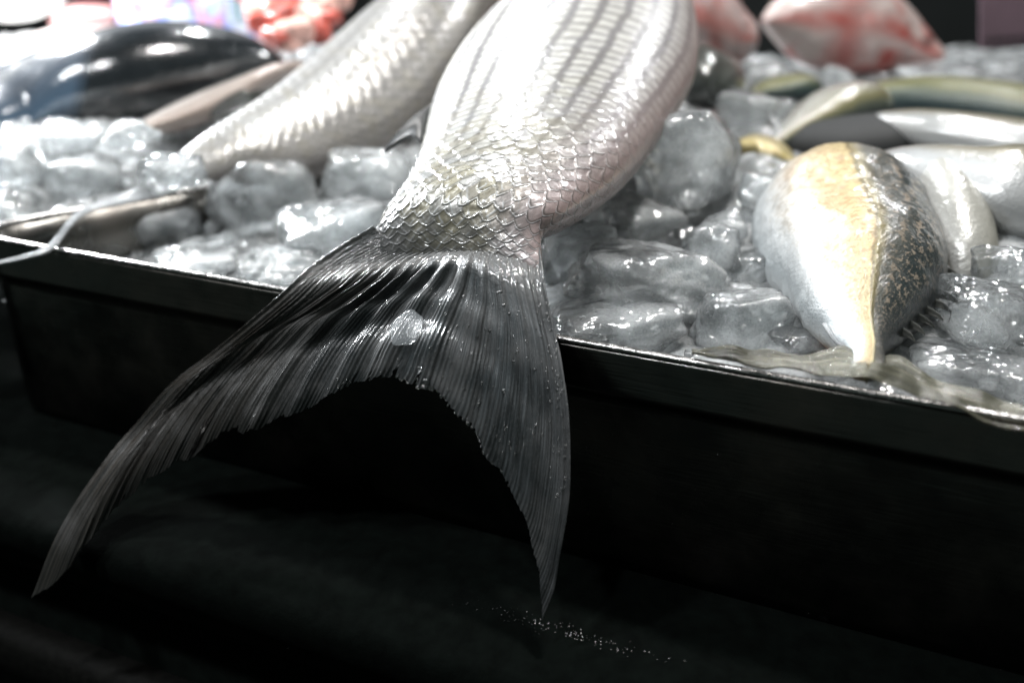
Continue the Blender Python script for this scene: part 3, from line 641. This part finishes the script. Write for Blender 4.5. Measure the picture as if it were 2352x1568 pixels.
# ---- yellow-flanked fish, right.  A = left belly (v=1), B = right back (v=0)
def mat_scad():
    m = M('yellow_flank_skin'); u, v = m.at('u'), m.math('SUBTRACT', m.at('v'), .035); n = m.noise(90, 3)
    vv = m.math('ADD', v, m.math('MULTIPLY', m.math('SUBTRACT', n, .5), .06))
    col = m.ramp(vv, [(.0, (.013, .02, .02)), (.28, (.023, .03, .03)), (.42, (.086, .086, .073)), (.462, (.2, .17, .08)), (.475, (.066, .053, .02)), (.49, (.37, .30, .15)), (.57, (.43, .34, .20)), (.65, (.48, .41, .29)), (.74, (.52, .50, .46)), (.84, (.52, .54, .545)), (1., (.42, .46, .475))])
    vec = m.comb(m.math('MULTIPLY', u, 95.), m.math('MULTIPLY', v, 26.), 0.)
    k = m.noise(1., 3, .7, vec)
    col = m.mix(m.math('MULTIPLY', m.ramp(k, [(.52, 0.), (.60, 1.)]), m.ramp(v, [(.0, .15), (.3, .8), (.46, .2), (.47, 0.)])), col, (0.297, 0.238, 0.178))
    col = m.mix(m.math('MULTIPLY', m.ramp(k, [(.40, 1.), (.52, 0.)]), m.ramp(v, [(.45, 0.), (.5, .75), (.75, .4), (.88, 0.)])), col, (0.211, 0.145, 0.066))
    bl = m.noise(28, 2)
    col = m.mix(m.math('MULTIPLY', m.math('MULTIPLY', m.ramp(bl, [(.44, 0.), (.58, .85)]), m.ramp(v, [(.47, 0.), (.53, 1.), (.68, 1.), (.78, 0.)])), m.ramp(u, [(.3, 0.), (.5, 1.)])), col, (0.462, 0.198, 0.099))
    d = m.math('ADD', m.math('POWER', m.math('SUBTRACT', u, .15), 2.), m.math('POWER', m.math('MULTIPLY', m.math('SUBTRACT', v, .55), .5), 2.))
    col = m.mix(m.math('MULTIPLY', m.ramp(d, [(.0006, .8), (.004, 0.)]), m.ramp(n, [(.35, 0.), (.5, 1.)])), col, (0.033, 0.033, 0.0297))
    b = m.bump(k, .0010, .55); b = m.bump(m.noise(500, 2), .0004, .5, b)
    return m.done(m.bsdf(Base_Color=col, Metallic=0., Roughness=.42, Coat_Weight=.45, Coat_Roughness=.07, Normal=b, Coat_Normal=b))
sc_ = empty('yellow_flanked_fish', (.15, .42, 0)); tag(sc_, 'plump fish with golden flank and dark speckled back, its tail lying along the rim', 'fish')
DF2 = lambda x, y, d: PF(x, y, d)[1]
st = [(1862,412,1935,408, .570,.004), (1820,424,1992,418, .550,.015), (1776,452,2056,454, .520,.026), (1735,495,2118,503, .485,.036), (1742,568,2162,582, .442,.034), (1806,642,2170,656, .402,.029), (1852,706,2120,720, .370,.020), (1908,758,2058,772, .347,.012), (1952,792,2030,804, .332,.0070), (1960,822,2032,834, .320,.0052), (1955,850,2040,862, .310,.003)]
V, nr, u, v, c, wv = loft(st, 420, 300)
arc = np.r_[0, np.cumsum(np.linalg.norm(np.diff(c, axis=0), axis=1))]
h, ed, cell = scales(np.repeat((arc/.0022)[:, None], 300, 1)+.5*np.sin(9*v), v*34)
keel = .0009*np.exp(-((v-.50)/.018)**2)*sstep(.3, .9, u)
V = V+nr*(h*.00045+keel+.0022*fbm(V*70, 3))[..., None]
closeloft('body', V, dict(u=u, v=v), mat_scad(), sc_)
OLIVEFIN = mat_fin('olive_wet_fin', (0.049, 0.049, 0.0315), (0.182, 0.175, 0.133), 26, rough=.2, trans=.35)
ptf = lambda l: [PF(*q) for q in l]
fin('tail_fin', ptf([(1985,800,-.016), (1930,806,-.022), (1850,810,-.018), (1740,806,-.014), (1650,800,-.010), (1590,795,-.006)]),
    ptf([(1995,868,.004), (1930,862,.004), (1850,848,.0035), (1750,832,.003), (1660,815,.003), (1590,799,.0025)]), OLIVEFIN, sc_, rays=11, amp=.0003, thick=.0008, wave=.005, n=200, m=120)
fin('tail_fin', ptf([(2005,802,-.016), (2060,828,-.022), (2130,858,-.018), (2220,890,-.015), (2340,938,-.012), (2470,1000,-.008)]),
    ptf([(1990,868,.004), (2050,885,.004), (2120,905,.004), (2200,932,.0045), (2320,975,.006), (2470,1030,.009)]), OLIVEFIN, sc_, rays=11, amp=.0003, thick=.0008, wave=.005, n=200, m=120)
rr = np.random.RandomState(8)
for k in range(13):      # spines of the back fin
    t = k/12; q = cr([(2128,520,.472), (2165,600,.43), (2172,655,.40), (2130,712,.374), (2078,762,.352)], 13)[k]
    L = 26+16*math.sin(math.pi*t)
    fin('back_spine', [P(q[0]-8, q[1]-14, q[2]), P(q[0]+L*.6, q[1]+4, q[2]-.002), P(q[0]+L, q[1]+22, q[2]-.004)], [P(q[0]-14, q[1]+10, q[2]), P(q[0]+L*.3, q[1]+14, q[2]-.002), P(q[0]+L*.95, q[1]+24, q[2]-.004)], DARKFIN, sc_, n=12, m=6, rays=1, amp=.0002)
fin('pelvic_fin', pts([(1888,745,.352), (1900,765,.345), (1915,785,.340), (1935,800,.335)]), pts([(1915,738,.352), (1925,755,.347), (1935,775,.341), (1940,800,.335)]), PALEFIN, sc_, rays=4, n=30, m=20)

# ---- fish of the right-hand heap
SIL = mat_skin('silver_white_belly', [(0, (0.3, 0.29, 0.271)), (.35, (0.358, 0.358, 0.353)), (.75, (0.378, 0.387, 0.387)), (.92, (0.266, 0.242, 0.184)), (1, (0.121, 0.116, 0.0725))], .2, stretch=(25, 8), rough=.28)
SIL2 = mat_skin('cream_belly', [(0, (0.319, 0.3, 0.218)), (.4, (0.348, 0.339, 0.3)), (.8, (0.363, 0.363, 0.348)), (1, (0.193, 0.184, 0.145))], .15, stretch=(25, 8), rough=.28, blotch=[((0.218, 0.227, 0.222), 40, .55, .72)])
GRN = mat_skin('green_back_skin', [(0, (0.0145, 0.0218, 0.0242)), (.2, (0.00967, 0.0242, 0.029)), (.5, (0.0121, 0.029, 0.0314)), (.66, (0.029, 0.0435, 0.0242)), (.78, (0.106, 0.106, 0.0387)), (1, (0.0967, 0.092, 0.0339))], 0., stretch=(60, 20), rough=.45, coat=.15)
MIX = mat_skin('olive_silver_skin', [(0, (0.00967, 0.0145, 0.0145)), (.3, (0.029, 0.0387, 0.0387)), (.5, (0.0774, 0.0874, 0.0725)), (.62, (0.169, 0.154, 0.0774)), (.75, (0.3, 0.29, 0.242)), (1, (0.29, 0.29, 0.266))], 0., stretch=(60, 20), rough=.26)
# v 1 = first silhouette given
fish('long green-backed mackerel curving to the right edge', [(1975,205,1990,235,.74,.006), (2040,185,2030,262,.735,.02), (2140,175,2120,275,.72,.028), (2250,182,2230,285,.70,.030), (2360,198,2340,305,.68,.03), (2480,240,2450,330,.66,.022), (2560,290,2540,330,.65,.005)], GRN)
fish('short olive and silver mackerel angled toward the tall ice block', [(2012,215,2010,250,.70,.006), (1965,190,2005,300,.69,.022), (1890,205,1950,320,.67,.026), (1830,255,1880,335,.65,.020), (1790,300,1830,345,.63,.010), (1770,325,1795,350,.62,.003)], MIX,
     fins=[('tail_fin', [(1800,300,.635), (1770,270,.64), (1740,240,.645), (1720,228,.65)], [(1800,335,.625), (1790,300,.63), (1765,262,.64), (1722,230,.65)], PALEFIN, dict(rays=6))])
fish('small yellow-striped mackerel at the back behind the short one', [(1872,185,1875,225,.80,.008), (1835,170,1845,250,.79,.02), (1780,180,1790,245,.775,.022), (1730,205,1745,240,.765,.010), (1705,222,1715,238,.76,.003)], GRN)
fish('small olive-gold fish end between the tall ice block and the golden fish', [(1700,318,1700,400,.60,.008), (1740,310,1740,402,.60,.018), (1790,330,1785,398,.595,.018), (1825,365,1820,395,.59,.006)],
     mat_skin('gold_olive_skin', [(0, (.3, .27, .16)), (.4, (.62, .55, .30)), (.52, (.10, .09, .03)), (.7, (.14, .11, .03)), (.8, (.55, .45, .2)), (1, (.3, .25, .12))], .1, stretch=(40, 10)))
fish('uppermost pale-bellied fish at the right edge with its mouth pointing left', [(2015,262,2018,275,.63,.004), (2050,254,2035,312,.62,.014), (2120,250,2095,338,.61,.022), (2220,257,2190,352,.595,.027), (2350,275,2330,378,.58,.03), (2500,300,2480,420,.565,.024)], SIL)
fish('largest pale-bellied fish at the right edge below the uppermost one', [(2018,362,2022,376,.545,.004), (2065,345,2045,412,.53,.018), (2150,332,2105,455,.51,.028), (2260,336,2210,508,.49,.034), (2370,338,2330,550,.475,.038), (2500,400,2470,590,.46,.026)], SIL)
fish('cream-bellied fish tapering down right of the golden fish', [(2050,400,2130,395,.52,.012), (2068,440,2210,440,.495,.022), (2100,510,2265,500,.465,.022), (2140,580,2290,580,.438,.016), (2175,630,2280,640,.424,.009), (2205,660,2255,665,.418,.003)], SIL2,
     fins=[('pectoral_fin', [(2105,480,.45), (2145,510,.445), (2168,540,.44)], [(2110,505,.45), (2138,530,.445), (2168,542,.44)], DARKFIN, dict(rays=4, n=20, m=12))])
fish('dark eel-like fish part beneath the tail at the right edge', [(2110,690,2100,730,.46,.006), (2170,700,2150,765,.45,.014), (2250,745,2230,800,.425,.014), (2350,780,2340,832,.405,.012), (2460,810,2450,850,.39,.006)],
     mat_skin('dark_brown_skin', [(0, (.05, .045, .03)), (.5, (.12, .11, .07)), (1, (.06, .05, .04))], .1, stretch=(60, 12)))
fish('dark rounded fish head between the big fish and the left cut', [(1590,100,1580,235,.74,.02), (1625,105,1605,250,.735,.035), (1665,130,1655,245,.73,.035), (1690,165,1688,225,.725,.02)], mat_skin('black_head_skin', [(0, (.03, .035, .035)), (.6, (.05, .055, .05)), (1, (.10, .10, .09))], .1))
fish('black fish-shaped filler darkening the gap between the short mackerel and the pale bellies', [(1815,318,1820,345,.63,.006), (1860,285,1850,372,.625,.02), (1950,270,1940,385,.62,.028), (2050,262,2050,370,.62,.028), (2120,275,2120,340,.62,.012)], mat_skin('black_gap_filler', [(0, (.006, .007, .007)), (1, (.010, .011, .011))], 0, rough=.7, coat=.0))  # added black body, stands in for the shade in the gap
# cut fish at the back
FL = mat_flesh('bloody_flesh', (0.39, 0.323, 0.3), (0.3, 0.0525, 0.0413), 16, .47, .64)
fish('large blood-stained fish cut at the back, pointed to the right', [(1755,40,1760,60,.92,.008), (1800,-10,1790,105,.925,.02), (1865,-45,1845,150,.93,.028), (1950,-60,1930,170,.93,.030), (2030,-40,2010,170,.925,.028), (2095,20,2080,160,.92,.022), (2145,85,2135,155,.91,.012), (2172,118,2165,145,.905,.005)], FL, cat='cut fish', name='cut_fish', bump=.0015)
fish('rounded pink and white fish cut just right of the big striped fish', [(1540,-60,1530,120,.90,.02), (1610,-60,1600,140,.90,.030), (1670,-30,1665,155,.895,.030), (1715,30,1712,140,.89,.02), (1735,70,1734,110,.885,.006)], mat_flesh('pink_flesh', (0.375, 0.285, 0.27), (0.315, 0.075, 0.06), 14, .5, .7), cat='cut fish', name='cut_fish', bump=.0015)
# red meat pieces in a heap, upper left
RED = mat_flat('raw_red_flesh', (.38, .07, .05), .3, 90, .6, coat=.5, bd=.003)
rr = np.random.RandomState(4)
for k, (x, y, r) in enumerate([(600,20,26), (640,8,30), (690,5,32), (735,15,28), (615,55,28), (660,45,32), (710,45,30), (750,45,22), (640,82,26), (685,80,28), (725,72,22), (575,-10,26), (770,-5,26)]):
    c = P(x, y, 1.0-.002*y); s_ = r*1.0/F
    chunk(c, s_*1.5, s_*1.3, s_*1.15, 500+k, RED if k % 3 else mat_flat('pale_red_flesh', (.55, .32, .27), .35, 90, .5, coat=.4, bd=.003), 'chunk of raw red fish meat in the heap behind the dark fish', 'raw red pieces behind the dark fish', rough=.3, lo=True, cat='fish meat', name='fish_meat')
# striped plastic bag
def mat_bag():
    m = M('striped_plastic'); x = m.noise(1., 2, .5, m.scale((26, 3, 9)))
    col = m.ramp(x, [(.0, (.75, .82, .95)), (.38, (.20, .34, .85)), (.44, (.8, .86, .95)), (.49, (.55, .22, .25)), (.53, (.25, .38, .85)), (.60, (.75, .8, .9)), (.68, (.15, .3, .35))], 'LINEAR')
    return m.done(m.bsdf(Base_Color=col, Roughness=.25, Coat_Weight=.4, Normal=m.bump(m.noise(60, 3), .006, .8)))
n, m = 60, 60; uu, v2 = np.meshgrid(np.linspace(-1, 1, n), np.linspace(-1, 1, m), indexing='ij')
c = P(430, 5, 1.08); Vb = []
for sgn in (1, -1):
    zz = .028*(1-uu**4)*(1-v2**4)*sgn
    Vb.append(np.stack([c[0]+uu*.075, c[1]-zz+.008*fbm(np.stack([uu*3, v2*3, zz*0+sgn], -1)), c[2]+v2*.04+.006*fbm(np.stack([uu*4, v2*2, zz*0], -1))], -1))
Vb[1][[0, -1]] = Vb[0][[0, -1]]; Vb[1][:, [0, -1]] = Vb[0][:, [0, -1]]
g = gridfaces(n, m)
tag(mesh('plastic_bag', np.vstack([Vb[0].reshape(-1, 3), Vb[1].reshape(-1, 3)]), [tuple(f) for f in g]+[tuple(f[::-1]+n*m) for f in g], mat_bag()), 'blurred blue, white and red printed plastic bag at the top behind the dark fish', 'bag')
# glowing disc added in place of the overexposed background, upper left corner
ml = M('white_emission'); em = ml.n('Emission'); em.inputs[0].default_value = (1, .99, .97, 1); em.inputs[1].default_value = 6; ml.done(em.outputs[0])
hl = empty('corner_glow', tuple(P(30, -60, 1.25))); tag(hl, 'glowing white disc added for the blown-out upper left corner', 'glow disc')
def disc(name, c, r, dy, mat, parent, n=48, dome=.02):
    V = []; R = 10
    for i in range(R+1):
        rr_ = r*math.sin(i/R*math.pi/2); yy = -dome*math.cos(i/R*math.pi/2)
        for j in range(n): a = 2*math.pi*j/n; V.append((c[0]+rr_*math.cos(a)*1.5, c[1]+dy+yy, c[2]+rr_*math.sin(a)))
    return mesh(name, V, gridfaces(R+1, n, True), mat, parent)
disc('glass', P(0, -50, 1.25), .042, 0, ml.m, hl)  # emissive white face of the added disc
disc('disc_back', P(0, -50, 1.25), .050, .012, mat_flat('disc_back_grey', (.6, .6, .6), .4), hl, dome=-.06)
# placard top right
PL = mat_flat('mauve_card', (0.096, 0.06, 0.075), .6, 30, .15); WR = mat_flat('dark_print', (0.018, 0.012, 0.015), .6)
pe = empty('price_card', tuple(P(2330, 110, .95))); tag(pe, 'dull mauve card with a dark line of print at the upper right corner', 'sign')
def quad(name, pq, D, th, mat):
    a = [P(x, y, D) for x, y in pq]; b = [q+np.array([0, th, 0]) for q in a]
    V = np.array(a+b); return mesh(name, V, [(0, 1, 2, 3), (7, 6, 5, 4), (0, 4, 5, 1), (1, 5, 6, 2), (2, 6, 7, 3), (3, 7, 4, 0)], mat, pe, smooth=False)
quad('card', [(2252, 112), (2252, -60), (2480, -80), (2480, 90)], .95, .003, PL)
x = 2262
rr = np.random.RandomState(6)
while x < 2440:
    wd_ = rr.uniform(8, 18); yy = 97-(x-2262)*.07
    quad('print', [(x, yy), (x, yy-9), (x+wd_, yy-9-wd_*.07), (x+wd_, yy-wd_*.07)], .9485, .001, WR); x += wd_+rr.uniform(3, 6)

# ---- loose scale on the tail, droplets
def spotP(tx, ty): 
    p = np.array([tx, ty]); g = G.reshape(-1, 3); d = g-CAMP
    X_ = d[:, 0]; Yf = d[:, 1]*cp-d[:, 2]*sp; U = d[:, 1]*sp+d[:, 2]*cp
    sx = 1176+F*X_/Yf; sy = 784-F*U/Yf; i = np.argmin((sx-tx)**2+(sy-ty)**2)
    a, b = divmod(i, m2); a = min(max(a, 1), n2-2); b = min(max(b, 1), m2-2)
    N = np.cross(G[a+1, b]-G[a-1, b], G[a, b+1]-G[a, b-1]); N /= np.linalg.norm(N)
    if (CAMP-G[a, b])@N < 0: N = -N
    return G[a, b]+N*(dsp[a, b]+.0008), N
n2, m2 = G.shape[:2]
c, N = spotP(938, 757); t1 = np.cross(N, [0, 0, 1.]); t1 /= np.linalg.norm(t1); t2 = np.cross(N, t1)
V = []; R, K = 8, 40
for side in (0, 1):
    for i in range(R+1):
        for j in range(K):
            a = 2*math.pi*j/K; r = i/R*.0078*(1+.06*math.cos(5*a)); V.append(c+t1*r*math.cos(a)*.95+t2*r*math.sin(a)+N*(.0026-.0006*(i/R)**2+.0001*math.cos(a*20)*(i/R)-side*.00025))
g = gridfaces(R+1, K, True); k = (R+1)*K
ms = M('clear_scale'); gl = ms.bsdf(Base_Color=(.25, .27, .28), Roughness=.12, Specular_IOR_Level=1., Normal=ms.bump(ms.noise(900, 2), .0004, .6)); tp = ms.n('BsdfTransparent')
tag(mesh('loose_scale', V, [tuple(f) for f in g]+[tuple(f[::-1]+k) for f in g]+[(R*K+j, R*K+(j+1) % K, R*K+(j+1) % K+k, R*K+j+k) for j in range(K)], ms.done(ms.mixs(.20, tp.outputs[0], gl))), 'single clear round scale stuck on the middle of the big tail', 'fish scale')
# droplets: many, uncountable film of beads on tail edges, fork and wall
WV, WF = icosphere(2); V = []; Fc = []
def bead(c, N, r):
    t1 = np.cross(N, [.3, .2, 1.]); t1 /= np.linalg.norm(t1); t2 = np.cross(N, t1)
    k = len(V); 
    for q in WV: V.append(c+.8*r*(q[0]*t1+q[1]*t2+.32*q[2]*N))
    for f in WF: Fc.append([i+k for i in f])
rr = np.random.RandomState(12)
for k in range(55):
    t = rr.rand()**1.2; q = cr([(1258,700), (1278,790), (1292,870), (1300,960), (1303,1060), (1298,1150)], 100)[int(t*99)]
    c, N = spotP(q[0]-rr.rand()**2*40-3, q[1]); bead(c, N, rr.uniform(.0003, .0008))
for k in range(70):
    q = cr([(760,895), (830,872), (890,862), (950,878), (1000,912), (1060,968), (1120,1060), (1160,1130)], 100)[rr.randint(100)]
    c, N = spotP(q[0]+rr.normal()*5, q[1]-abs(rr.normal())*8); bead(c, N, rr.uniform(.0002, .0007))
for k in range(160):
    c, N = spotP(rr.uniform(880, 1290), rr.uniform(640, 1050)); bead(c, N, rr.uniform(.0002, .0009))
for k in range(70):
    c, N = spotP(rr.uniform(640, 900), rr.uniform(520, 640)); bead(c, N, rr.uniform(.0002, .0006))
c, N = spotP(978, 878); bead(c, N, .0022); c, N = spotP(1157, 897); bead(c, N, .0011)
mw = M('water'); fr = mw.n('Fresnel'); fr.inputs[0].default_value = 1.7; tq = mw.n('BsdfTransparent'); gq = mw.n('BsdfGlossy'); gq.inputs['Roughness'].default_value = .22; mwat = mw.done(mw.mixs(fr.outputs[0], tq.outputs[0], gq.outputs[0]))
tag(mesh('water_droplets', V, Fc, mwat), 'tiny water beads scattered over the big tail', 'water', kind='stuff')
V = []; Fc = []
for k in range(150):                 # glints of water on the counter
    t = np.clip(rr.normal(.5, .2), 0, 1); x = 1030+530*t+rr.normal()*8; y = 1372+150*t+rr.normal()*9
    bead(PZ(x, y, zc-.0008), np.array([0, 0, 1.]), rr.uniform(.0001, .0004))
for k in range(40):
    x = rr.uniform(1300, 2000); y = rr.uniform(900, 1350); p = PF(x, y, .0)
    if p[2] > -.09: bead(p-np.array([*FN, 0])*.0012, np.array([*FN, 0]), rr.uniform(.0001, .0003))
tag(mesh('counter_droplets', V, Fc, mwat), 'fine spray of water glints on the dark counter below the tail tip', 'water', kind='stuff')
